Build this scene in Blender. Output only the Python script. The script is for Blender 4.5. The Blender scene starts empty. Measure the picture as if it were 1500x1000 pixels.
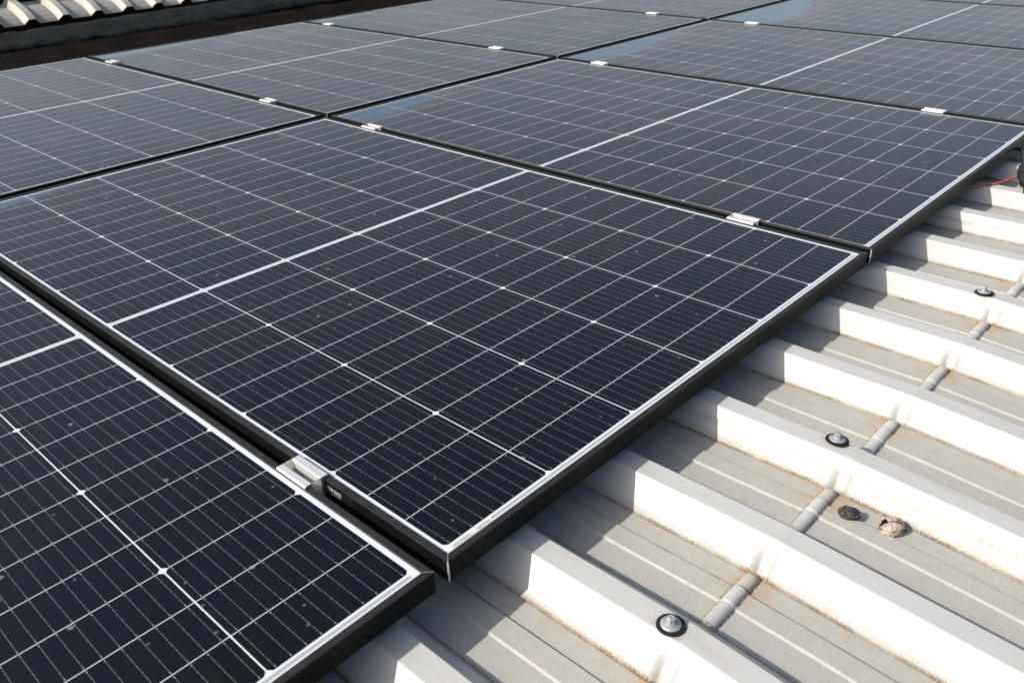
import bpy, bmesh, math, random
from mathutils import Vector, Matrix, noise as mnoise

C = bpy.context.scene
col = C.collection
random.seed(7)

# ------------------------------------------------------------------ camera
R = [[0.6782993069707918, -0.7342179045960695, -0.028881113782904422],
     [-0.3713861286519828, -0.3086556829506945, -0.8756734624430993],
     [0.6340208148063255, 0.6046947477688585, -0.4820392810130434]]
cd = bpy.data.cameras.new('camera')
cam = bpy.data.objects.new('camera', cd)
col.objects.link(cam)
right, down, fwd = Vector(R[0]), Vector(R[1]), Vector(R[2])
m = Matrix((right, -down, -fwd)).transposed().to_4x4()
m.translation = Vector((-0.47146, -0.56106, 0.68023))
cam.matrix_world = m
cd.sensor_width = 36
cd.lens = 30.223
cd.clip_start = 0.02
cd.clip_end = 2000
cd.dof.use_dof = True
cd.dof.focus_distance = 1.45
cd.dof.aperture_fstop = 9.0
C.camera = cam

# ------------------------------------------------------------------ light
TO_SUN = Vector((-1.17, 0.68, 1.0)).normalized()
ELEV = math.asin(TO_SUN.z)
AZ = math.atan2(TO_SUN.x, TO_SUN.y)
w = bpy.data.worlds.new("World")
C.world = w
w.use_nodes = True
nt = w.node_tree
bg = nt.nodes['Background']
sky = nt.nodes.new('ShaderNodeTexSky')
sky.sky_type = 'NISHITA'
sky.sun_disc = False
sky.sun_elevation = ELEV
sky.sun_rotation = AZ
sky.air_density = 1.0
sky.dust_density = 4.0
sky.ozone_density = 1.0
nt.links.new(sky.outputs[0], bg.inputs[0])
bg.inputs[1].default_value = 0.145
sl = bpy.data.lights.new('sun', 'SUN')
sl.energy = 4.9
sl.angle = math.radians(0.5)
sl.color = (1.0, 0.97, 0.92)
sun = bpy.data.objects.new('sun', sl)
sun.rotation_euler = TO_SUN.to_track_quat('Z', 'Y').to_euler()
sun.location = (0, 0, 5)
col.objects.link(sun)
C.view_settings.view_transform = 'Standard'
C.view_settings.look = 'None'
C.view_settings.gamma = 1
C.view_settings.exposure = 0.0

# ------------------------------------------------------------------ node expressions
class N:
    """tiny wrapper: arithmetic on shader sockets"""
    def __init__(s, t, sock): s.t, s.k = t, sock
    def _op(s, op, *a, clamp=False):
        n = s.t.nodes.new('ShaderNodeMath'); n.operation = op; n.use_clamp = clamp
        for i, x in enumerate((s,) + a):
            if isinstance(x, N): s.t.links.new(x.k, n.inputs[i])
            else: n.inputs[i].default_value = x
        return N(s.t, n.outputs[0])
    def __add__(s, o): return s._op('ADD', o)
    __radd__ = __add__
    def __sub__(s, o): return s._op('SUBTRACT', o)
    def __rsub__(s, o): return (s * -1.0) + o
    def __mul__(s, o): return s._op('MULTIPLY', o)
    __rmul__ = __mul__
    def __truediv__(s, o): return s._op('DIVIDE', o)
    def lt(s, o): return s._op('LESS_THAN', o)
    def gt(s, o): return s._op('GREATER_THAN', o)
    def mn(s, o): return s._op('MINIMUM', o)
    def mx(s, o): return s._op('MAXIMUM', o)
    def mod(s, o): return s._op('FLOORED_MODULO', o)
    def floor(s): return s._op('FLOOR')
    def abs(s): return s._op('ABSOLUTE')
    def pw(s, o): return s._op('POWER', o)
    def clamp(s): return s._op('ADD', 0.0, clamp=True)
    def ramp(s, a, b):   # smooth 0..1 from a to b
        n = s.t.nodes.new('ShaderNodeMapRange'); n.interpolation_type = 'SMOOTHSTEP'
        s.t.links.new(s.k, n.inputs['Value'])
        n.inputs['From Min'].default_value = min(a, b); n.inputs['From Max'].default_value = max(a, b)
        if a > b: n.inputs['To Min'].default_value = 1; n.inputs['To Max'].default_value = 0
        return N(s.t, n.outputs[0])

class Mat:
    def __init__(s, name, coord='Object'):
        s.m = bpy.data.materials.new(name); s.m.use_nodes = True
        s.t = s.m.node_tree
        s.b = s.t.nodes['Principled BSDF']
        s.tc = s.t.nodes.new('ShaderNodeTexCoord')
        if coord == 'World':
            g = s.t.nodes.new('ShaderNodeNewGeometry'); s.co = g.outputs['Position']
        else: s.co = s.tc.outputs[coord]
        sp = s.t.nodes.new('ShaderNodeSeparateXYZ'); s.t.links.new(s.co, sp.inputs[0])
        s.x, s.y, s.z = (N(s.t, sp.outputs[i]) for i in range(3))
    def vec(s, x, y, z):
        n = s.t.nodes.new('ShaderNodeCombineXYZ')
        for i, v in enumerate((x, y, z)):
            if isinstance(v, N): s.t.links.new(v.k, n.inputs[i])
            else: n.inputs[i].default_value = v
        return n.outputs[0]
    def noise(s, scale, detail=3, rough=0.55, vec=None, dist=0.0):
        n = s.t.nodes.new('ShaderNodeTexNoise')
        n.inputs['Scale'].default_value = scale; n.inputs['Detail'].default_value = detail
        n.inputs['Roughness'].default_value = rough; n.inputs['Distortion'].default_value = dist
        s.t.links.new(vec or s.co, n.inputs['Vector'])
        return N(s.t, n.outputs['Fac'])
    def white(s, vec, dim='3D'):
        n = s.t.nodes.new('ShaderNodeTexWhiteNoise'); n.noise_dimensions = dim
        s.t.links.new(vec, n.inputs['Vector'])
        return N(s.t, n.outputs['Value']), n.outputs['Color']
    def voro(s, scale, vec=None, feature='F1', out='Distance', rnd=1.0, dim='3D'):
        n = s.t.nodes.new('ShaderNodeTexVoronoi'); n.feature = feature; n.voronoi_dimensions = dim
        n.inputs['Scale'].default_value = scale; n.inputs['Randomness'].default_value = rnd
        s.t.links.new(vec or s.co, n.inputs['Vector'])
        return n.outputs[out]
    def mix(s, f, a, b):
        n = s.t.nodes.new('ShaderNodeMix'); n.data_type = 'RGBA'
        if isinstance(f, N): s.t.links.new(f.k, n.inputs[0])
        else: n.inputs[0].default_value = f
        for i, v in ((6, a), (7, b)):
            if isinstance(v, tuple): n.inputs[i].default_value = v + (1,)
            else: s.t.links.new(v, n.inputs[i])
        return n.outputs[2]
    def set(s, name, v):
        i = s.b.inputs[name]
        if isinstance(v, N): s.t.links.new(v.k, i)
        elif isinstance(v, tuple): i.default_value = v + (1,)
        elif isinstance(v, (int, float)): i.default_value = v
        else: s.t.links.new(v, i)
    def bump(s, h, dist=0.001, strength=0.5):
        n = s.t.nodes.new('ShaderNodeBump'); n.inputs['Distance'].default_value = dist
        n.inputs['Strength'].default_value = strength
        s.t.links.new(h.k, n.inputs['Height']); s.t.links.new(n.outputs[0], s.b.inputs['Normal'])

# ------------------------------------------------------------------ dimensions
PW, PL = 1.134, 1.762           # panel
GX, GY = 0.0203, 0.0202         # gaps
LIP = 0.0098
ROOF = -0.080                   # pan level
RH = 0.035                      # rib height
PITCH = 0.213
X0 = 0.072                      # front foot of rib 0
BEAD_Y = -0.234

# ------------------------------------------------------------------ materials
def mat_cells():
    M = Mat('glass_over_cells')
    t = M.t
    oi = t.nodes.new('ShaderNodeObjectInfo')
    rnd = N(t, oi.outputs['Random'])
    off = M.vec(rnd * 37.0, rnd * 91.0, 0.0)
    va = t.nodes.new('ShaderNodeVectorMath'); va.operation = 'ADD'
    t.links.new(M.co, va.inputs[0]); t.links.new(off, va.inputs[1]); P = va.outputs[0]
    x, y = M.x, M.y
    W = 1.102 / 6
    X = x - 0.016
    u = X.mod(W); du = u.mn(W - u)
    Yc = (y - 0.881).abs()
    ay = Yc - 0.0053
    S = (0.881 - 0.0214 - 0.0053) / 12
    v = ay.mod(S); dv = v.mn(S - v)
    v3 = ay.mod(3 * S); dv3 = v3.mn(3 * S - v3)
    out = X.lt(0.0).mx(X.gt(1.102)).mx(ay.lt(0.0)).mx(ay.gt(12 * S - 0.0002))
    line = du.lt(0.00092).mx(dv.lt(0.00054)).mx((du + dv3).lt(0.0062))
    white = out.mx(line)
    # ribbons along the middle gap and the ends
    rib = Yc.lt(0.0017) * X.gt(0.002) * X.lt(1.100)
    e = (ay - (12 * S + 0.0052)).abs().lt(0.0024) * X.gt(0.004) * X.lt(1.098)
    rib = rib.mx(e)
    # wires with solder pads
    BW = W / 10
    db = (u.mod(BW) - BW / 2).abs()
    wire = db.lt(0.00022) * dv.gt(0.0015)
    q = S / 7
    dd = (v.mod(q) - q / 2).abs()
    pad = (db * db + dd * dd).lt(0.00050 ** 2)
    dend = (dv - 0.0036).abs()
    pad2 = (db * db + dend * dend).lt(0.00078 ** 2)
    wires = wire.mx(pad).mx(pad2)
    # cell tint
    ci = (X / W).floor(); ri = (y / S).floor()
    cw, cc = M.white(M.vec(ci, ri, rnd * 9.0))
    tint = M.mix(cw, (0.0014, 0.0028, 0.0072), (0.0024, 0.0030, 0.0050))
    tn = M.noise(5, 3, vec=P).ramp(0.35, 0.7)
    tint = M.mix(tn * 0.6, tint, (0.0040, 0.0034, 0.0042))
    sil = M.mix(pad.mx(pad2), (0.16, 0.165, 0.175), (0.25, 0.26, 0.27))
    c = M.mix(wires, tint, sil)
    wn = M.noise(40, 2, vec=P)
    c = M.mix(white, c, M.mix(wn, (0.58, 0.60, 0.63), (0.66, 0.67, 0.69)))
    c = M.mix(rib, c, (0.34, 0.36, 0.38))
    # orange tape ends on the column lines
    tw, _ = M.white(M.vec(ci, ri, rnd * 3.0 + 5.0))
    orange = du.lt(0.0010) * tw.gt(0.80) * (v - S * 0.3).abs().lt(0.0030) * white * (1.0 - out)
    c = M.mix(orange, c, (0.60, 0.30, 0.03))
    # ---- dirt on the glass
    at = t.nodes.new('ShaderNodeAttribute'); at.attribute_type = 'OBJECT'; at.attribute_name = 'pool'
    sp = t.nodes.new('ShaderNodeSeparateXYZ'); t.links.new(at.outputs['Vector'], sp.inputs[0])
    pw, pd = N(t, sp.outputs[0]), N(t, sp.outputs[1])
    wob = M.noise(9, 4, vec=P) * 0.9 - 0.45
    f = (x / pw)._op('POWER', 2.4) + ((PL - y) / pd) + wob * 0.45
    pool = f.ramp(1.02, 0.96)
    rim = f.ramp(0.95, 1.05) * f.ramp(1.7, 1.05)
    edge = (y - (PL - 0.10)).ramp(-0.03, 0.09)
    big = M.noise(2.2, 5, 0.6, vec=P)
    film = (big.ramp(0.3, 0.75) * 0.4 + 0.45 + rnd * 0.15)
    fineg = M.noise(300, 3, 0.7, vec=P).ramp(0.4, 0.65)
    grime = M.noise(55, 4, 0.7, vec=P).ramp(0.55, 0.78)
    dust = (film * 0.002 + edge * (grime * 0.10 + 0.008) + rim * (grime * 0.45 + 0.05) * pw.gt(0.1)) * (1.0 - pool)
    streak = M.noise(26, 4, 0.65, vec=M.vec(x * 2.0, y * 0.22, rnd * 20)).ramp(0.5, 0.8)
    smear = M.noise(7, 5, 0.7, vec=P, dist=1.2).ramp(0.55, 0.78)
    dust = dust + (streak * 0.007 + smear * 0.011 * (fineg * 0.7 + 0.3)) * (1.0 - pool)
    # droplets / specks
    s1 = N(t, M.voro(16, vec=P, dim='2D')); k1, _ = M.white(M.voro(16, vec=P, out='Position', dim='2D'))
    spk = (s1 - M.noise(90, 2, vec=P) * 0.02).lt(0.021) * k1.gt(0.72)
    s2 = N(t, M.voro(60, vec=P, dim='2D')); k2, _ = M.white(M.voro(60, vec=P, out='Position', dim='2D'))
    spk2 = s2.lt(0.038) * k2.gt(0.90)
    s3 = N(t, M.voro(5.5, vec=P, dim='2D')); k3, _ = M.white(M.voro(5.5, vec=P, out='Position', dim='2D'))
    spk3 = (s3 - M.noise(160, 2, vec=P) * 0.018).lt(0.009) * k3.gt(0.5)
    dust = (dust + spk * 0.16 + spk2 * 0.10 + spk3 * 0.28).clamp()
    c = M.mix(dust, c, M.mix(M.noise(3, 2, vec=P), (0.50, 0.46, 0.42), (0.48, 0.48, 0.46)))
    M.set('Base Color', c)
    M.set('Roughness', 0.38 - pool * 0.30)
    M.set('Specular IOR Level', pool * 1.0)
    M.set('Specular Tint', (0.85, 0.93, 1.0))
    M.set('Coat Weight', 1.0 - (film * 0.42) * (1.0 - pool))
    M.set('Coat IOR', pool * 0.40 + 1.46)
    M.set('Coat Roughness', (0.10 + film * 0.10 + grime * 0.05) * (1.0 - pool) + 0.02)
    M.set('Sheen Weight', film * 0.54 * (1.0 - pool))
    M.set('Sheen Roughness', 0.29)
    M.set('Sheen Tint', (0.93, 0.94, 0.98))
    return M.m

def mat_frame():
    M = Mat('black_anodised_frame')
    n = M.noise(30, 4, 0.6); n2 = M.noise(260, 3, 0.7)
    st = M.noise(14, 4, 0.65).ramp(0.55, 0.72)
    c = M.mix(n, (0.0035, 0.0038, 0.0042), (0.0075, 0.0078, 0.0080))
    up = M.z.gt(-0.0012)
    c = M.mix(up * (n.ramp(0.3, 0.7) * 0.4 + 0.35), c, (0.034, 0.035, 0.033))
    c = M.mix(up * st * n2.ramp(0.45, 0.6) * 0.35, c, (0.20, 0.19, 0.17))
    xe = M.x.mn(PW - M.x); ye = M.y.mn(PL - M.y)
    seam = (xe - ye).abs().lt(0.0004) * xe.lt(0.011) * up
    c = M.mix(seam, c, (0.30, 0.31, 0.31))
    sp = N(M.t, M.voro(28)); kk, _ = M.white(M.voro(28, out='Position'))
    c = M.mix(sp.lt(0.035) * kk.gt(0.8), c, (0.6, 0.6, 0.58))
    M.set('Base Color', c)
    M.set('Roughness', n2 * 0.2 + 0.36)
    M.set('Metallic', 0.0)
    M.set('Specular IOR Level', up * 0.18 + 0.10)
    M.bump(n2, 0.0002, 0.3)
    return M.m

def mat_alu(name, c0, rough=0.35, metal=0.9):
    M = Mat(name)
    n = M.noise(180, 3, 0.6, vec=M.vec(M.x * 3.0, M.y * 0.15, M.z * 3.0))
    g = M.noise(60, 3, 0.7).ramp(0.5, 0.8)
    c = M.mix(n, tuple(v * 0.9 for v in c0), c0)
    c = M.mix(g * 0.3, c, tuple(v * 0.55 for v in c0))
    M.set('Base Color', c); M.set('Metallic', metal); M.set('Roughness', n * 0.15 + rough)
    return M.m

def mat_roof():
    M = Mat('white_painted_steel_sheet', 'World')
    x, y, z = M.x, M.y, M.z
    u = (x - X0).mod(PITCH)
    fine = M.noise(420, 4, 0.7); mid = M.noise(60, 5, 0.65); big = M.noise(7, 4, 0.6)
    str_ = M.noise(30, 4, 0.6, vec=M.vec(x * 4.0, y * 0.5, z * 4.0))
    low = (z * -1.0 - 0.074 + (BEAD_Y - y).mx(0.0) * -0.061).ramp(-0.004, 0.002)     # pan level
    c = M.mix(big, (0.455, 0.450, 0.428), (0.525, 0.520, 0.498))
    c = M.mix(str_.ramp(0.4, 0.75) * 0.35, c, (0.40, 0.385, 0.345))
    c = M.mix(M.noise(16, 4, 0.6, vec=M.vec(x * 5.0, y * 0.3, 2.0)).ramp(0.55, 0.75) * 0.3, c, (0.33, 0.30, 0.25))
    # dust lying in the pans
    c = M.mix(low * (mid.ramp(0.2, 0.8) * 0.35 + 0.55), c, (0.362, 0.345, 0.300))
    # tan staining toward the foot of the lit flank and up-slope of the bead
    foot = u.mn(PITCH - u)
    nearf = (PITCH - u).ramp(0.045, 0.0) * low
    c = M.mix(nearf * mid.ramp(0.4, 0.75) * 0.55, c, (0.40, 0.34, 0.25))
    bd = (y - BEAD_Y).abs()
    nb = bd.ramp(0.045, 0.011) * low * (PITCH - u).ramp(0.08, 0.0)
    c = M.mix(nb * mid.ramp(0.35, 0.6) * 0.8, c, (0.42, 0.27, 0.14))
    # grit speckle
    c = M.mix(fine.ramp(0.56, 0.70) * (low * 0.50 + 0.12), c, (0.20, 0.18, 0.15))
    c = M.mix(fine.ramp(0.44, 0.32) * low * 0.35, c, (0.46, 0.44, 0.40))
    # dirt lines in the folds
    def fold(pos, wd, amt, colr, thr=(0.42, 0.58), pick=None):
        d = (u - pos).abs()
        d = d.mn(PITCH - d)
        k = M.noise(620, 4, 0.75, vec=M.vec(x * 1.0, y * 0.8, pos)).ramp(*thr)
        k2 = M.noise(14, 3, 0.6, vec=M.vec(pos * 30.0, y, x * 0.5)).ramp(0.38, 0.6)
        jit = M.noise(700, 2, 0.5) * wd
        f = (d - jit).lt(wd * 0.5) * k * (k2 * 0.6 + 0.4) * amt
        return M.mix(f, pick if pick is not None else c, colr)
    c = fold(0.0, 0.0022, 1.0, (0.11, 0.060, 0.022), thr=(0.40, 0.52), pick=c)
    c = fold(0.0, 0.0042, 0.6, (0.38, 0.22, 0.09), thr=(0.52, 0.62), pick=c)
    c = fold(0.103, 0.0028, 1.0, (0.07, 0.06, 0.045), pick=c)
    c = fold(0.1795, 0.0016, 1.0, (0.09, 0.07, 0.05), thr=(0.25, 0.5), pick=c)
    # rust creeping out of the side laps
    for lx in (X0 + 2 * PITCH + 0.0195, X0 + 7 * PITCH + 0.0195):
        d = (x - (lx - 0.0010)).abs()
        k = M.noise(520, 3, 0.7).ramp(0.46, 0.56)
        kk2 = M.noise(9, 3, 0.6).ramp(0.35, 0.6)
        c = M.mix((d - M.noise(300, 2) * 0.0022).lt(0.0004) * k * (kk2 * 0.6 + 0.1), c, (0.36, 0.23, 0.11))
    # dirt along both sides of the bead
    for s in (-1.0, 1.0):
        d = (y - (BEAD_Y + s * 0.0105)).abs()
        k = M.noise(300, 3, 0.7).ramp(0.46, 0.6)
        inpan = u.gt(0.106) * u.lt(0.2135)
        c = M.mix((d - M.noise(200, 2) * 0.0015).lt(0.0007) * k * inpan, c, (0.11, 0.08, 0.045))
    for bx, by in ((0.1225, -0.2185), (0.561, -0.2060), (1.184, -0.2080)):
        d2 = ((x - bx) * (x - bx) + (y - by) * (y - by))._op('SQRT')
        c = M.mix(d2.ramp(0.026, 0.0165) * mid.ramp(0.35, 0.65) * 0.55, c, (0.27, 0.21, 0.15))
        run = ((x - bx).abs() + M.noise(50, 3) * 0.006).lt(0.010) * (by - y).gt(0.0) * (by - y).ramp(0.11, 0.0)
        c = M.mix(run * fine.ramp(0.35, 0.65) * 0.28, c, (0.30, 0.24, 0.17))
    # rusty scuffs on rib tops
    sc = M.noise(38, 5, 0.75, vec=M.vec(x, y, 3.0)).ramp(0.63, 0.70)
    c = M.mix(sc * fine.ramp(0.45, 0.6) * 0.6, c, (0.33, 0.22, 0.14))
    sp = N(M.t, M.voro(34)); kk, _ = M.white(M.voro(34, out='Position'))
    c = M.mix((sp - fine * 0.03).lt(0.020) * kk.gt(0.93), c, (0.10, 0.08, 0.06))
    M.set('Base Color', c)
    M.set('Roughness', low * 0.22 + mid * 0.12 + 0.36)
    M.set('Specular IOR Level', 0.45)
    M.bump(mid * 0.6 + fine * 0.5, 0.0006, 0.25)
    return M.m

def mat_simple(name, c1, c2, rough=0.6, scale=40, spec=0.5, metal=0.0, bump=0.0):
    M = Mat(name)
    n = M.noise(scale, 5, 0.65)
    M.set('Base Color', M.mix(n.ramp(0.3, 0.7), c1, c2)); M.set('Roughness', rough)
    M.set('Specular IOR Level', spec); M.set('Metallic', metal)
    if bump: M.bump(n, bump, 0.7)
    return M.m

def mat_eave():
    M = Mat('weathered_curved_sheet', 'World')
    a = M.noise(16, 5, 0.7); b = M.noise(120, 4, 0.7)
    cr = N(M.t, M.tc.outputs['UV'])
    sp = M.t.nodes.new('ShaderNodeSeparateXYZ'); M.t.links.new(M.tc.outputs['UV'], sp.inputs[0])
    uu, vv = N(M.t, sp.outputs[0]), N(M.t, sp.outputs[1])
    c = M.mix(a, (0.34, 0.32, 0.28), (0.52, 0.49, 0.44))
    c = M.mix(b.ramp(0.45, 0.7) * 0.7, c, (0.20, 0.155, 0.12))
    pan = (uu - 0.5).gt(0.0)
    g = (vv.mod(0.016) - 0.008).abs().lt(0.0022)
    c = M.mix(g * pan * 0.75 * b.ramp(0.3, 0.55), c, (0.10, 0.085, 0.07))
    M.set('Base Color', c); M.set('Roughness', 0.55); M.bump(b, 0.002, 0.4)
    return M.m

M_CELL, M_FRAME, M_ROOF = mat_cells(), mat_frame(), mat_roof()
M_CLAMP = mat_alu('clamp_aluminium', (0.70, 0.70, 0.68), 0.42, 0.45)
M_EDGE = mat_alu('bare_cut_aluminium', (0.80, 0.80, 0.78), 0.4, 0.6)
M_RAIL = mat_alu('rail_aluminium', (0.60, 0.60, 0.60), 0.45, 0.8)
M_ZINC = mat_alu('zinc_plated_steel', (0.42, 0.415, 0.425), 0.42, 0.45)
M_RUBBER = mat_simple('black_rubber', (0.008, 0.0075, 0.007), (0.020, 0.019, 0.017), 0.75, 200, 0.25)
M_STICK = mat_simple('black_sticker', (0.008, 0.008, 0.009), (0.012, 0.012, 0.013), 0.35, 60)
M_INK = mat_simple('white_print', (0.22, 0.23, 0.24), (0.38, 0.39, 0.40), 0.5, 400)
M_PAPER = mat_simple('label_paper', (0.52, 0.54, 0.46), (0.62, 0.63, 0.58), 0.45, 90)
M_GREYINK = mat_simple('grey_print', (0.16, 0.17, 0.16), (0.30, 0.30, 0.28), 0.5, 300)
M_RED = mat_simple('red_cable_sheath', (0.38, 0.085, 0.060), (0.46, 0.13, 0.10), 0.5, 60)
M_BLACKP = mat_simple('black_plastic', (0.010, 0.011, 0.013), (0.022, 0.023, 0.026), 0.38, 90)
M_BACK = mat_simple('light_block_black', (0.02, 0.02, 0.02), (0.03, 0.03, 0.028), 0.8, 12)  # black of the unseen liner added to keep light out
M_EAVE = mat_eave()
Mm = Mat('stained_bitumen_floor')
_n = Mm.noise(6, 5, .7); _m = Mm.noise(22, 5, .75); _v = Mm.noise(60, 3, .7)
_c = Mm.mix(_n.ramp(.35, .65), (0.0050, 0.0036, 0.0030), (0.0120, 0.0082, 0.0066))
_c = Mm.mix(_m.ramp(.55, .68) * .7, _c, (0.0025, 0.0022, 0.0022)); _c = Mm.mix(_v.ramp(.64, .70) * .5, _c, (0.045, 0.036, 0.026))
Mm.set('Base Color', _c); Mm.set('Roughness', 1.0); Mm.set('Specular IOR Level', .03); Mm.bump(_n + _m * .7, .03, 1.0)
M_MEMB = Mm.m
Mb = Mat('shade_dark_flashing')  # greenish grey, with the shade on the upstand put into its colour
_n = Mb.noise(5, 5, .7); _m = Mb.noise(16, 4, .7); _h = Mb.noise(9, 3, .6, vec=Mb.vec(Mb.x, Mb.y * 2.0, Mb.z * 4.0)).ramp(.62, .66)
_c = Mb.mix(_n.ramp(.35, .65), (0.0032, 0.0040, 0.0042), (0.0115, 0.0150, 0.0148))
_c = Mb.mix(_m.ramp(.55, .7) * .6, _c, (0.003, 0.003, 0.003)); _c = Mb.mix(_h, _c, (0.001, 0.001, 0.001))
Mb.set('Base Color', _c); Mb.set('Roughness', .85); Mb.set('Specular IOR Level', .12); Mb.bump(_n + _m * .5, .03, .8)
M_BANK = Mb.m
M_BANKD = mat_simple('eave_shade_black', (0.004, 0.004, 0.004), (0.009, 0.009, 0.009), 0.9, 9, 0.2)  # near-black put in as colour for the shade under the eave
M_GROUND = mat_simple('dry_earth', (0.16, 0.13, 0.09), (0.26, 0.22, 0.16), 0.95, 0.3, 0.2)

# ------------------------------------------------------------------ mesh helpers
def link(name, me, mat, parent=None, loc=(0, 0, 0), rot=(0, 0, 0)):
    o = bpy.data.objects.new(name, me); col.objects.link(o)
    if mat: me.materials.append(mat)
    o.location = loc; o.rotation_euler = rot
    if parent: o.parent = parent
    return o
def from_bm(name, bm, mat, parent=None, smooth=None, **k):
    bmesh.ops.recalc_face_normals(bm, faces=bm.faces)
    me = bpy.data.meshes.new(name); bm.to_mesh(me); bm.free()
    if smooth is not None:
        me.shade_smooth() if smooth >= 180 else me.shade_smooth()
        if smooth < 180: me.set_sharp_from_angle(angle=math.radians(smooth))
    return link(name, me, mat, parent, **k)
def box(bm, x0, x1, y0, y1, z0, z1, bev=0.0, M=None):
    r = bmesh.ops.create_cube(bm, size=1)
    vs = r['verts']
    for v in vs:
        v.co = Vector(((x0 + x1) / 2 + v.co.x * (x1 - x0), (y0 + y1) / 2 + v.co.y * (y1 - y0), (z0 + z1) / 2 + v.co.z * (z1 - z0)))
        if M: v.co = M @ v.co
    if bev:
        es = list({e for v in vs for e in v.link_edges})
        bmesh.ops.bevel(bm, geom=es, offset=bev, segments=2, affect='EDGES', profile=0.6)
def lathe(bm, prof, seg=40, c=(0, 0, 0)):
    rings = []
    for r, z in prof:
        if r < 1e-7: rings.append([bm.verts.new((c[0], c[1], c[2] + z))])
        else: rings.append([bm.verts.new((c[0] + r * math.cos(2 * math.pi * i / seg), c[1] + r * math.sin(2 * math.pi * i / seg), c[2] + z)) for i in range(seg)])
    for a, b in zip(rings, rings[1:]):
        for i in range(seg):
            j = (i + 1) % seg
            if len(a) == 1 and len(b) > 1: bm.faces.new((a[0], b[i], b[j]))
            elif len(b) == 1 and len(a) > 1: bm.faces.new((a[i], a[j], b[0]))
            elif len(a) > 1: bm.faces.new((a[i], a[j], b[j], b[i]))
def tube(bm, pts, rad, seg=16, cap=True):
    pts = [Vector(p) for p in pts]
    # Catmull-Rom resample
    P = []
    for i in range(len(pts) - 1):
        p0 = pts[max(i - 1, 0)]; p1 = pts[i]; p2 = pts[i + 1]; p3 = pts[min(i + 2, len(pts) - 1)]
        for k in range(8):
            t = k / 8
            P.append((0.5 * ((2 * p1) + (-p0 + p2) * t + (2 * p0 - 5 * p1 + 4 * p2 - p3) * t * t + (-p0 + 3 * p1 - 3 * p2 + p3) * t ** 3), i + t))
    P.append((pts[-1], len(pts) - 1))
    rings = []
    for k, (p, s) in enumerate(P):
        a = P[max(k - 1, 0)][0]; b = P[min(k + 1, len(P) - 1)][0]
        d = (b - a).normalized()
        n = d.cross(Vector((0.1, 0.2, 1))).normalized(); m2 = d.cross(n)
        if callable(rad): r = rad(s)
        else: r = rad
        rings.append([bm.verts.new(p + (n * math.cos(2 * math.pi * i / seg) + m2 * math.sin(2 * math.pi * i / seg)) * r) for i in range(seg)])
    for a, b in zip(rings, rings[1:]):
        for i in range(seg):
            j = (i + 1) % seg; bm.faces.new((a[i], a[j], b[j], b[i]))
    if cap: bm.faces.new(rings[0]); bm.faces.new(rings[-1])
def tag(o, label=None, cat=None, group=None, kind=None):
    if label: o['label'] = label
    if cat: o['category'] = cat
    if group: o['group'] = group
    if kind: o['kind'] = kind
    return o
def empty(name, loc=(0, 0, 0)):
    o = bpy.data.objects.new(name, None); o.location = loc; o.empty_display_size = 0.05
    col.objects.link(o); return o
def grid(bm, P):
    V = [[bm.verts.new(p) for p in row] for row in P]
    for a, b in zip(V, V[1:]):
        for i in range(len(a) - 1):
            bm.faces.new((a[i], a[i + 1], b[i + 1], b[i]))
    return V

# ------------------------------------------------------------------ setting
bm = bmesh.new(); grid(bm, [[(-600, -600, -4.5), (600, -600, -4.5)], [(-600, 600, -4.5), (600, 600, -4.5)]])
tag(from_bm('ground', bm, M_GROUND), kind='structure')

# roof sheets -------------------------------------------------------
def smooth01(t):
    t = max(0.0, min(1.0, t)); return t * t * (3 - 2 * t)
def rib_poly():
    """one pitch, from front foot: list of corner points (u, h, fillet)"""
    return [(0.0, 0.0, .0016), (0.0365, RH, .0019), (0.0690, RH, .0019), (0.1030, 0.0, .0016),
            (0.1465, 0.0, .0006), (0.1493, 0.0023, .0006), (0.1788, 0.0022, .0008), (0.1802, 0.0, .0008)]
def rounded(poly, closed_next):
    pts = []
    n = len(poly)
    full = [(poly[-1][0] - PITCH, poly[-1][1], 0)] + poly + [(poly[0][0] + PITCH, poly[0][1], 0)]
    for i in range(1, n + 1):
        a, b, c_ = (Vector(full[i + k][:2]) for k in (-1, 0, 1))
        r = full[i][2]
        d1 = (a - b).normalized(); d2 = (c_ - b).normalized()
        ang = d1.angle(d2); t = min(r / math.tan(ang / 2), (a - b).length * .45, (c_ - b).length * .45)
        p, q = b + d1 * t, b + d2 * t
        pts.append(b + d1 * (t + min(.0012, t)))
        for k in range(5):
            s = k / 4; pts.append(p * (1 - s) ** 2 + b * 2 * s * (1 - s) + q * s * s)
        pts.append(b + d2 * (t + min(.0012, t)))
    return pts
BASE = rounded(rib_poly(), True)
def extra(pts):
    out = []
    for a, b in zip(pts, pts[1:] + [pts[0] + Vector((PITCH, 0))]):
        out.append(a)
        k = int((b - a).length / 0.006)
        for i in range(1, k + 1): out.append(a.lerp(b, i / (k + 1)))
    return out
BASE = extra(BASE)
YS = sorted(set([round(v, 5) for v in
      [-2.2, -1.6, -1.1, -.9, -.7, -.6, -.5, -.42, -.36, -.32, -.30, -.28] + [BEAD_Y - .03 + i * .0012 for i in range(51)] + [-.8 + i * .016 for i in range(34)] + [-.2 + i * .02 for i in range(12)]
      + [-.19, -.17, -.14, -.1, -.05, 0, .05, .1, .2, .4, .8, 1.6, 2.4, 3.2, 3.44]]))
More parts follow.
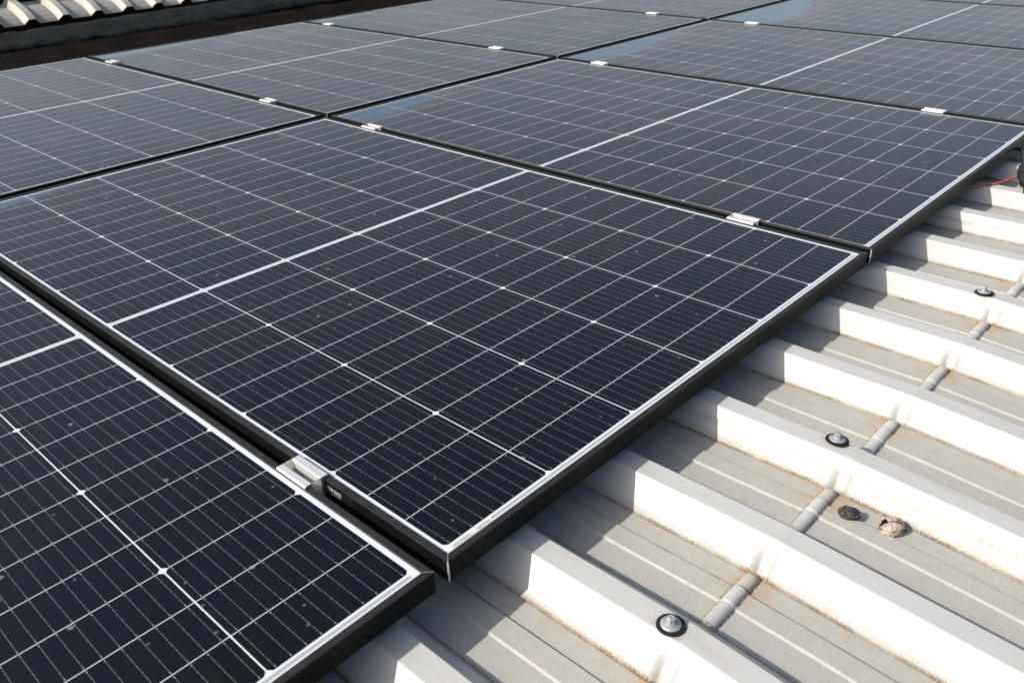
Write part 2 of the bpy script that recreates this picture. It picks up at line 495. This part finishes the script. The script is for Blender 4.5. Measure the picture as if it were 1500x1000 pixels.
def roof_pt(xw, h, y, seed=0):
    u = (xw - X0) % PITCH
    t = (y - BEAD_Y)
    z = ROOF + h
    dx = 0.0
    # bead raised across the pan, rounded end at the next rib foot
    if 0.098 < u < 0.2130 or u < 0.003:
        uu = u if u > .05 else u + PITCH
        m_ = smooth01((0.2150 - uu) / 0.0075)
        wdt = 0.0098 * (0.55 + 0.45 * m_)
        if abs(t) < wdt:
            z += 0.0072 * m_ * math.sqrt(max(0, 1 - (t / wdt) ** 2)) * smooth01((uu - .098) / .004)
            z -= h * 0.35 * m_
    # crease pressed into the lit flank
    if u < 0.0365:
        f = u / 0.0365
        k = smooth01(f / .08) * (1 - smooth01((f - .35) / .5))
        z += -0.0048 * k * math.exp(-(t / 0.0050) ** 2) + 0.0022 * k * math.exp(-((abs(t) - .012) / 0.004) ** 2)
        dx = 0.0020 * k * math.exp(-(t / 0.0050) ** 2)
    # small slope beyond the bead
    if t < 0: z -= -t * 0.061 * smooth01(-t / 0.02)
    # faint oil-canning
    z += 0.0007 * math.sin(xw * 23 + y * 9) * (1 if h < .01 else .3)
    nz = mnoise.noise(Vector((xw * 9, y * 5, 1.3)))
    z += 0.0011 * nz; dx += 0.0013 * mnoise.noise(Vector((round((xw - X0) / PITCH) * 3.1, y * 6, 5.0)))
    return (xw + dx, y, z)
def sheet(x0, x1, lift, label, end_cut=None):
    n0 = int(math.floor((x0 - X0) / PITCH)) - 1; n1 = int(math.ceil((x1 - X0) / PITCH)) + 1
    prof = []
    for n in range(n0, n1):
        for p in BASE: prof.append((X0 + n * PITCH + p.x, p.y))
    prof = [p for p in prof if x0 <= p[0] <= x1]
    # linear end points
    rows = []
    for y in YS:
        rows.append([Vector(roof_pt(px, ph, y)) + Vector((-lift * .6, 0, lift)) for px, ph in prof])
    bm = bmesh.new(); V = grid(bm, rows)
    # turned-down thin edge
    for j in (0, -1):
        low = [bm.verts.new(r[j].co + Vector((0, 0, -0.0009))) for r in V]
        for i in range(len(low) - 1): bm.faces.new((V[i][j], V[i + 1][j], low[i + 1], low[i]))
    bmesh.ops.recalc_face_normals(bm, faces=bm.faces)
    me = bpy.data.meshes.new('roof_sheet'); bm.to_mesh(me); bm.free(); me.shade_smooth()
    me.set_sharp_from_angle(angle=math.radians(50))
    o = link('roof_sheet', me, M_ROOF)
    tag(o, label, 'roof sheet', 'white ribbed steel roof sheets')
    return o
lapA = X0 + 2 * PITCH + 0.0195
lapB = X0 + 7 * PITCH + 0.0195
sheet(X0 - 3 * PITCH - 0.05, X0 + 2 * PITCH + 0.066, 0.0, 'white ribbed roof sheet at the bottom of the photo, carrying the front bolt')
sheet(lapA, X0 + 7 * PITCH + 0.066, 0.0012, 'white ribbed roof sheet at middle right, carrying two bolts, lapping over the lower sheet')
sheet(lapB, X0 + 12.2 * PITCH, 0.0024, 'white ribbed roof sheet farthest to the right, under the red cable')

bm = bmesh.new(); box(bm, -2.2, 7.5, -2.3, 3.45, -0.22, -0.19)  # unseen dark liner, added below the sheets so no light comes from underneath
tag(from_bm('light_block_liner', bm, M_BACK), kind='structure')

# valley gutter floor, dark upstand and the neighbouring curved roof -----------------
bm = bmesh.new()
rows = []
gx = [-2 + k * .05 for k in range(200)]
for j, (y, z) in enumerate([(3.2, -.125), (3.6, -.121), (3.9, -.12), (4.2, -.12), (4.5, -.121), (4.72, -.121), (4.82, -.124)]):
    rows.append([(xx, y + .010 * math.sin(xx * 1.7 + j), z + random.uniform(-.0015, .0015) + (.010 if k % 17 in (3, 4) else 0)) for k, xx in enumerate(gx)])
grid(bm, rows)
tag(from_bm('valley_gutter', bm, M_MEMB, smooth=60), kind='structure')
bm = bmesh.new()
rng = random.Random(3)
prof = [(4.775, -.20), (4.775, -.118), (4.79, -.102), (4.86, -.088), (4.95, -.070), (5.02, -.058), (5.08, -.056), (5.12, -.075), (5.16, -.12)]
rows = []
for k in range(161):
    xx = -1.0 + k * .05
    rows.append([(xx, y + rng.uniform(-.008, .008), z + rng.uniform(-.0035, .0035) + .006 * math.sin(xx * 2.3 + y * 4)) for y, z in prof])
grid(bm, rows)
tag(from_bm('gutter_upstand', bm, M_BANK, smooth=60), 'shaded dark greenish gutter upstand running between the panels and the old curved roof', 'gutter wall')
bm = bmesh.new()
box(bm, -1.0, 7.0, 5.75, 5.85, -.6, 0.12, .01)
tag(from_bm('fascia_wall', bm, M_BANKD), 'black shaded wall under the edge of the old curved roof', 'wall')  # dark backing for the eave gap, its shade is in the colour

def eave_sheet(n0, n1, lift, label):
    cx = 1.624; P2 = 0.2085
    path = []; y, z = 5.46, -0.081; ang = math.radians(36); L = 0.0
    for i in range(120):
        path.append((y, z, ang, L))
        st = 0.006; y += math.cos(ang) * st; z += math.sin(ang) * st; L += st
        ang += (math.radians(7) - ang) * 0.045
    poly = [(-.052, 0), (-.049, 0.0), (-.020, RH), (-.017, RH), (.017, RH), (.020, RH), (.049, 0.0), (.052, 0), (.085, 0), (.12, 0), (P2 - .0525, 0)]
    prof = []
    for n in range(n0, n1):
        for u, h in poly: prof.append((cx + n * P2 + u, h, (u + .052) / P2))
    bm = bmesh.new(); uvl = bm.loops.layers.uv.new('UVMap')
    rows = []; meta = {}
    for (y, z, a, L) in path:
        row = []
        crimp = 0.0016 * math.sin(2 * math.pi * L / 0.016)
        for px, h, uu in prof:
            hh = h + lift + (crimp if h < .034 else crimp * .4)
            v = bm.verts.new((px, y - math.sin(a) * hh, z + math.cos(a) * hh)); meta[v] = (1.0 if h < .034 else 0.0, L)
            row.append(v)
        rows.append(row)
    for a, b in zip(rows, rows[1:]):
        for i in range(len(a) - 1):
            f = bm.faces.new((a[i], a[i + 1], b[i + 1], b[i]))
            for l in f.loops: l[uvl].uv = meta[l.vert]
    # sheet thickness at the eave edge
    low = [bm.verts.new(v.co + Vector((0, .004, -.0022))) for v in rows[0]]
    for i in range(len(low) - 1): bm.faces.new((rows[0][i], rows[0][i + 1], low[i + 1], low[i]))
    o = from_bm('curved_roof_sheet', bm, M_EAVE, smooth=35)
    return tag(o, label, 'roof sheet', 'curved sheets of the old roof')
eave_sheet(-4, 1, 0.0, 'weathered curved ribbed roof sheet at the far top left corner')
eave_sheet(1, 7, 0.002, 'weathered curved ribbed roof sheet to the right of the corner one')

# ------------------------------------------------------------------ solar panels
def frame_mesh():
    prof = [(0, -.03), (0, -.0165), (.0003, -.0158), (.0003, -.0148), (0, -.0141), (0, -.0007), (.0002, -.0002), (.0007, 0),
            (LIP - .0004, 0), (LIP, -.0004), (LIP, -.0022), (.0025, -.0022), (.0025, -.0090), (LIP, -.0090), (LIP, -.0100), (.0018, -.0100), (.0018, -.0287), (.024, -.0287), (.024, -.03)]
    bm = bmesh.new(); rings = []
    for d, z in prof:
        rings.append([bm.verts.new(p) for p in ((d, d, z), (PW - d, d, z), (PW - d, PL - d, z), (d, PL - d, z))])
    n = len(rings)
    for k in range(n):
        a, b = rings[k], rings[(k + 1) % n]
        for i in range(4):
            j = (i + 1) % 4; bm.faces.new((a[i], a[j], b[j], b[i]))
    return bm
def make_panel():
    t = empty('solar_panel', (0, 0, 0))
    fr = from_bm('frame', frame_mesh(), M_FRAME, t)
    bm = bmesh.new(); box(bm, .003, PW - .003, .003, PL - .003, -.0080, -.0025)
    from_bm('cell_sheet', bm, M_CELL, t)
    bm = bmesh.new(); box(bm, -.0003, .0014, -.0006, .0010, -.0302, -.0012, .0001)
    from_bm('bare_edge', bm, M_EDGE, fr)
    return t
def copy_tree(o, parent=None):
    c = o.copy(); col.objects.link(c); c.parent = parent
    for ch in list(o.children): copy_tree(ch, c)
    return c
spots = [  # column, row, label, pool size, z, tilt
    (0, 0, 'large black framed solar panel in the centre of the photo, next to the open roof', (.36, .065), 0, 0),
    (-1, 0, 'nearest solar panel, filling the bottom left corner and cut off by the photo edge', (.01, .01), 0, 0),
    (1, 0, 'solar panel right behind the central one, its corner meeting it at the roof side', (.50, .135), 0, 0),
    (2, 0, 'solar panel at the upper right with a pale wet patch in its upper left corner', (.86, .165), 0, 0),
    (3, 0, 'far solar panel at top right with a bright blue wet patch', (1.0, .30), 0, 0),
    (4, 0, 'farthest solar panel of the roof side row, cut off at the top right corner', (.2, .05), 0, 0),
    (0, 1, 'solar panel at the upper left edge, beside the dark gutter and above the central panel', (.02, .02), .0023, .0024),
    (1, 1, 'solar panel along the dark gutter, second from the left in the back row', (.75, .11), .0023, .0024),
    (2, 1, 'solar panel in the back row at the top centre, third along the dark gutter', (.5, .10), .0023, .0024),
    (3, 1, 'sliver of the farthest back row solar panel at the top edge', (.2, .05), .0023, .0024),
]
proto = make_panel()
panels = {}
for i, (cx, cy, lab, pool, z, tilt) in enumerate(spots):
    o = proto if i == 0 else copy_tree(proto)
    o.location = (cx * (PW + GX), cy * (PL + GY), z); o.rotation_euler = (-tilt, 0, 0)
    tag(o, lab, 'solar panel', 'black framed solar panels in two rows')
    for ch in o.children:
        if ch.name.startswith('cell_sheet'): ch['pool'] = (pool[0], pool[1], 0.0)
    panels[(cx, cy)] = o
# stickers only some panels show
def barcode(par, x0, x1, y0, y1, z=-.0024):
    bm = bmesh.new(); box(bm, x0, x1, y0, y1, z, z + .00025)
    s = from_bm('serial_label', bm, M_PAPER, par)
    bm = bmesh.new(); rr = random.Random(5); x = x0 + .004
    while x < x1 - .006:
        w_ = rr.uniform(.0006, .0022); box(bm, x, x + w_, y0 + .0012, y1 - .0012, z + .00025, z + .0004); x += w_ + rr.uniform(.0006, .0018)
        if abs(x - (x0 + .032)) < .002: x += .012
    from_bm('barcode', bm, M_GREYINK, s)
barcode(panels[(0, 0)], .020, .088, .0128, .0185)
bm = bmesh.new(); box(bm, -.0004, .0000, .172, .232, -.0225, -.0040)
st = from_bm('side_sticker', bm, M_STICK, panels[(0, 0)])
bm = bmesh.new(); y = .2275
for k in range(6):
    w_ = .0042
    box(bm, -.0006, -.0004, y - w_, y, -.0128, -.0078); y -= .0052
    if k == 2: y -= .0010
box(bm, -.0006, -.0004, .1985, .2275, -.0166, -.0158)
from_bm('print', bm, M_INK, st)

# ------------------------------------------------------------------ rails and clamps
rail_rows = [(.262, 'front aluminium rail under the roof side row of panels'), (1.542, 'second aluminium rail under the roof side row of panels'),
             (2.10, 'third aluminium rail, under the near end of the back row panels'), (3.285, 'last aluminium rail, under the gutter end of the back row panels')]
for y, lab in rail_rows:
    bm = bmesh.new()
    box(bm, -1.3, 5.85, y - .016, y + .016, -.0448, -.0425, .0004)
    box(bm, -1.3, 5.85, y - .016, y - .0135, -.0425, -.0302, .0004)
    box(bm, -1.3, 5.85, y + .0135, y + .016, -.0425, -.0302, .0004)
    tag(from_bm('mounting_rail', bm, M_RAIL), lab, 'rail', 'rails the panels are clamped to')
def make_clamp():
    t = empty('mid_clamp')
    L = .0315; T = .0024
    # channel with two flanges, extruded along y; x=0 is the middle of the gap
    pr = [(-.0178, .0008), (-.0183, .0002), (-.0170, .0034), (-.0155, .0040)]
    out = [(-.0182, .0004), (-.0182, .0022), (-.0168, .0038), (-.0082, .0038), (-.0078, .0034), (-.0078, -.0268), (.0060, -.0268), (.0060, .0036), (.0064, .0042), (.0172, .0042), (.0178, .0036), (.0178, .0004)]
    inn = [(-.0106, .0004), (-.0106, -.0296), (.0088, -.0296), (.0088, .0004)]
    # outline: outer run left->right then under side back
    loop = out + [(.0078, .0004), (.0078, -.0290), (-.0096, -.0290), (-.0096, .0004)]
    bm = bmesh.new()
    a = [bm.verts.new((x, -L, z)) for x, z in loop]; b = [bm.verts.new((x, L, z)) for x, z in loop]
    n = len(loop)
    for i in range(n): j = (i + 1) % n; bm.faces.new((a[i], a[j], b[j], b[i]))
    bm.faces.new(a); bm.faces.new(b)
    bmesh.ops.triangulate(bm, faces=[f for f in bm.faces if len(f.verts) > 4])
    from_bm('channel', bm, M_CLAMP, t)
    bm = bmesh.new()
    lathe(bm, [(.0056, -.0268), (.0056, -.0255), (.0042, -.0255)], 24, (-.0009, 0, 0))
    lathe(bm, [(.0042, -.0255), (.0042, -.0200), (.0036, -.0195), (0, -.0195)], 6, (-.0009, 0, 0))
    from_bm('bolt', bm, M_ZINC, t)
    return t
cl = make_clamp()
GXC = [k * (PW + GX) - GX / 2 for k in range(0, 5)]
cspots = [
    (0, .262, 'silver mid clamp nearest the camera, in the gap between the two front panels'),
    (1, .276, 'silver mid clamp at the right end of the gap behind the central panel'),
    (1, 1.538, 'silver mid clamp in the gap behind the central panel, near its far corner'),
    (1, 2.098, 'silver mid clamp left of the lower crossing of gaps, in the back row'),
    (1, 3.285, 'silver mid clamp at the far left end of its gap, beside the dark gutter'),
    (2, .288, 'silver mid clamp near the right edge, in the gap two panels behind the central one'),
    (2, 1.556, 'silver mid clamp just right of the upper central crossing of gaps'),
    (2, 2.114, 'silver mid clamp just left of the upper central crossing of gaps'),
    (2, 3.305, 'silver mid clamp beside the gutter in the second back row gap'),
    (3, 1.536, 'small distant silver clamp below the blue wet patch at the top'),
    (3, 2.104, 'small distant silver clamp at the top centre, left of the farthest crossing'),
    (4, 1.47, 'tiny silver clamp touching the top edge of the photo at the right'),
]
for i, (g, y, lab) in enumerate(cspots):
    o = cl if i == 0 else copy_tree(cl)
    o.location = (GXC[g] + (-.0010 if i == 0 else 0), y, .0023 if y > 1.8 else 0)
    tag(o, lab, 'clamp', 'silver mid clamps in the gaps between panels')

# ------------------------------------------------------------------ roof bolts
def make_bolt():
    t = empty('roof_bolt')
    bm = bmesh.new(); lathe(bm, [(0, 0), (.0155, 0), (.0163, .0008), (.0160, .0022), (.0140, .0030), (.0108, .0030), (0, .0030)], 48)
    from_bm('rubber_seal', bm, M_RUBBER, t, smooth=40)
    bm = bmesh.new(); lathe(bm, [(.0113, .0030), (.0116, .0034), (.0112, .0039), (.0060, .0052), (.0058, .0052), (0, .0052)], 48)
    from_bm('washer', bm, M_ZINC, t, smooth=40)
    bm = bmesh.new()
    lathe(bm, [(.0060, .0052), (.0062, .0058), (.0058, .0066), (.0050, .0068), (0, .0068)], 32)
    rings = [(.0050, .0066), (.0050, .0124), (.0044, .0131), (0, .0131)]
    lathe(bm, rings, 6)
    from_bm('hex_head', bm, M_ZINC, t, smooth=25)
    return t
bt = make_bolt()
RT = ROOF + RH + .0004
bsp = [(.1225, -.2185, RT, (0, 0, .3), 'roof bolt with black rubber washer nearest the camera at the bottom centre'),
       (.561, -.2060, RT + .0014, (.04, .03, .9), 'middle roof bolt with black rubber washer, on the rib above the dried debris'),
       (1.184, -.2080, RT + .0014, (.02, .07, 1.4), 'farthest roof bolt, with a tilted black washer near the right edge')]
for i, (x, y, z, r, lab) in enumerate(bsp):
    o = bt if i == 0 else copy_tree(bt)
    o.location = (x, y, z); o.rotation_euler = r
    tag(o, lab, 'bolt', 'hex bolts with rubber washers on the roof ribs')

# ------------------------------------------------------------------ debris
def lump(name, mat, parent=None):
    pass
rng = random.Random(11)
bm = bmesh.new()
bmesh.ops.create_icosphere(bm, subdivisions=5, radius=1)
from mathutils import noise as mn
for v in bm.verts:
    p = v.co.copy()
    n = mn.fractal(p * 2.2 + Vector((3, 1, 7)), 1.0, 2.0, 5) * .16 + mn.fractal(p * 7 + Vector((9, 2, 5)), 1.0, 2.0, 4) * .10
    r = 1 + n
    if p.y > .55: r *= .93
    v.co = Vector((p.x * .0105 * r, p.y * .0145 * r, max(-.003, p.z * .0080 * r + .0020)))
Md = Mat('charred_husk'); nn = Md.noise(500, 4, .7); n3 = Md.noise(160, 4, .7)
Md.set('Base Color', Md.mix(nn.ramp(.56, .68), Md.mix(n3, (.010, .008, .007), (.045, .034, .027)), (.30, .27, .24)))
Md.set('Roughness', .7); Md.bump(n3 + nn * .5, .0015, .9)
o = from_bm('dried_husk', bm, Md.m, smooth=180, loc=(.462, -.272, ROOF + .0028), rot=(0, 0, .25))
tag(o, 'small blackened dried husk lying in the roof pan beside the pale one', 'debris')
# pale broken shell: open half shell with a hole
bm = bmesh.new()
bmesh.ops.create_uvsphere(bm, u_segments=72, v_segments=44, radius=1)
kill = []
for v in bm.verts:
    p = v.co.copy()
    ang = math.atan2(p.y, p.x)
    jag = .12 * math.sin(ang * 7) + .08 * math.sin(ang * 17 + 1)
    hole = (p - Vector((-.62, .60, .42))).length
    if p.z < -.55 + jag * .3 or hole < .66 + .10 * math.sin(p.x * 14 + p.z * 9) : kill.append(v)
    n = mn.fractal(p * 2.0 + Vector((13, 4, 2)), 1.0, 2.0, 5) * .07
    # fold line
    fold = -.10 * math.exp(-((p.x * .6 + p.y * .8 + .15) / .07) ** 2)
    r = 1 + n + fold
    v.co = Vector((p.x * .0185 * r, p.y * .0145 * r, p.z * .0115 * r))
bmesh.ops.delete(bm, geom=kill, context='VERTS')
geo = bm.faces[:]
bmesh.ops.solidify(bm, geom=geo, thickness=.0009)
Ms = Mat('pale_dry_shell'); nn = Ms.noise(420, 4, .7); n3 = Ms.noise(150, 4, .7)
gg = Ms.t.nodes.new('ShaderNodeNewGeometry')
base = Ms.mix(nn.ramp(.45, .62), Ms.mix(n3, (.46, .37, .29), (.64, .55, .45)), (.20, .14, .10))
inner = (Ms.x * Ms.x / .000342 + Ms.y * Ms.y / .00021 + Ms.z * Ms.z / .000132).lt(.90)
base = Ms.mix(inner, base, (.05, .032, .022))
Ms.set('Base Color', base); Ms.set('Roughness', .8); Ms.bump(n3 + nn * .6, .0012, .9)
o = from_bm('broken_shell', bm, Ms.m, smooth=60, loc=(.477, -.323, ROOF + .0005), rot=(0, 0, -.35))
tag(o, 'pale broken seed shell with a dark hole, lying in the roof pan', 'debris')
bm = bmesh.new()
grid(bm, [[(i * .0022 - .006, j * .0018 - .003 + .0004 * math.sin(i * 2), .0012 * math.cos(i * .8) + .0008 * math.sin(j * 2 + i)) for i in range(7)] for j in range(4)])
bmesh.ops.solidify(bm, geom=bm.faces[:], thickness=.0008)
from_bm('flake', bm, Ms.m, o, smooth=50, loc=(.0065, -.0125, .0008), rot=(.3, .2, .2))

# ------------------------------------------------------------------ cable and connector at the right edge
bm = bmesh.new()
tube(bm, [(1.72, .08, -.041), (1.781, .011, -.041), (1.811, -.011, -.041), (1.842, -.0335, -.040), (1.889, -.051, -.038), (1.92, -.062, -.034)], .0032, 14)
tag(from_bm('red_cable', bm, M_RED, smooth=180), 'red electric cable coming out from under the panels at the right edge', 'cable')
t = empty('cable_connector', (1.92, -.07, -.032))
tag(t, 'black plastic cable connector joined to the red cable at the right photo edge', 'connector')
bm = bmesh.new()
tube(bm, [(-.12, -.038, -.004), (-.07, -.024, -.001), (-.035, -.012, .001), (.0, .0, .003), (.045, .012, .004), (.08, .022, .004)],
     lambda q: .0042 + (.0082 if 1.3 < q < 4.2 else .0030 if .8 < q < 4.6 else 0), 20)
bd = from_bm('body', bm, M_BLACKP, t, smooth=60)
bm = bmesh.new()
tube(bm, [(.075, .021, .004), (.12, .036, .006), (.17, .052, .010), (.196, .07, .010), (.20, .11, .002)], .0040, 12)
from_bm('black_lead', bm, M_BLACKP, t, smooth=180)
bm = bmesh.new()
for k in range(4):
    a = -.02 + k * .014
    tube(bm, [(a, a * .28, .003), (a + .005, a * .28 + .0014, .003)], .0138, 20)
from_bm('grip_ribs', bm, M_BLACKP, t, smooth=40)
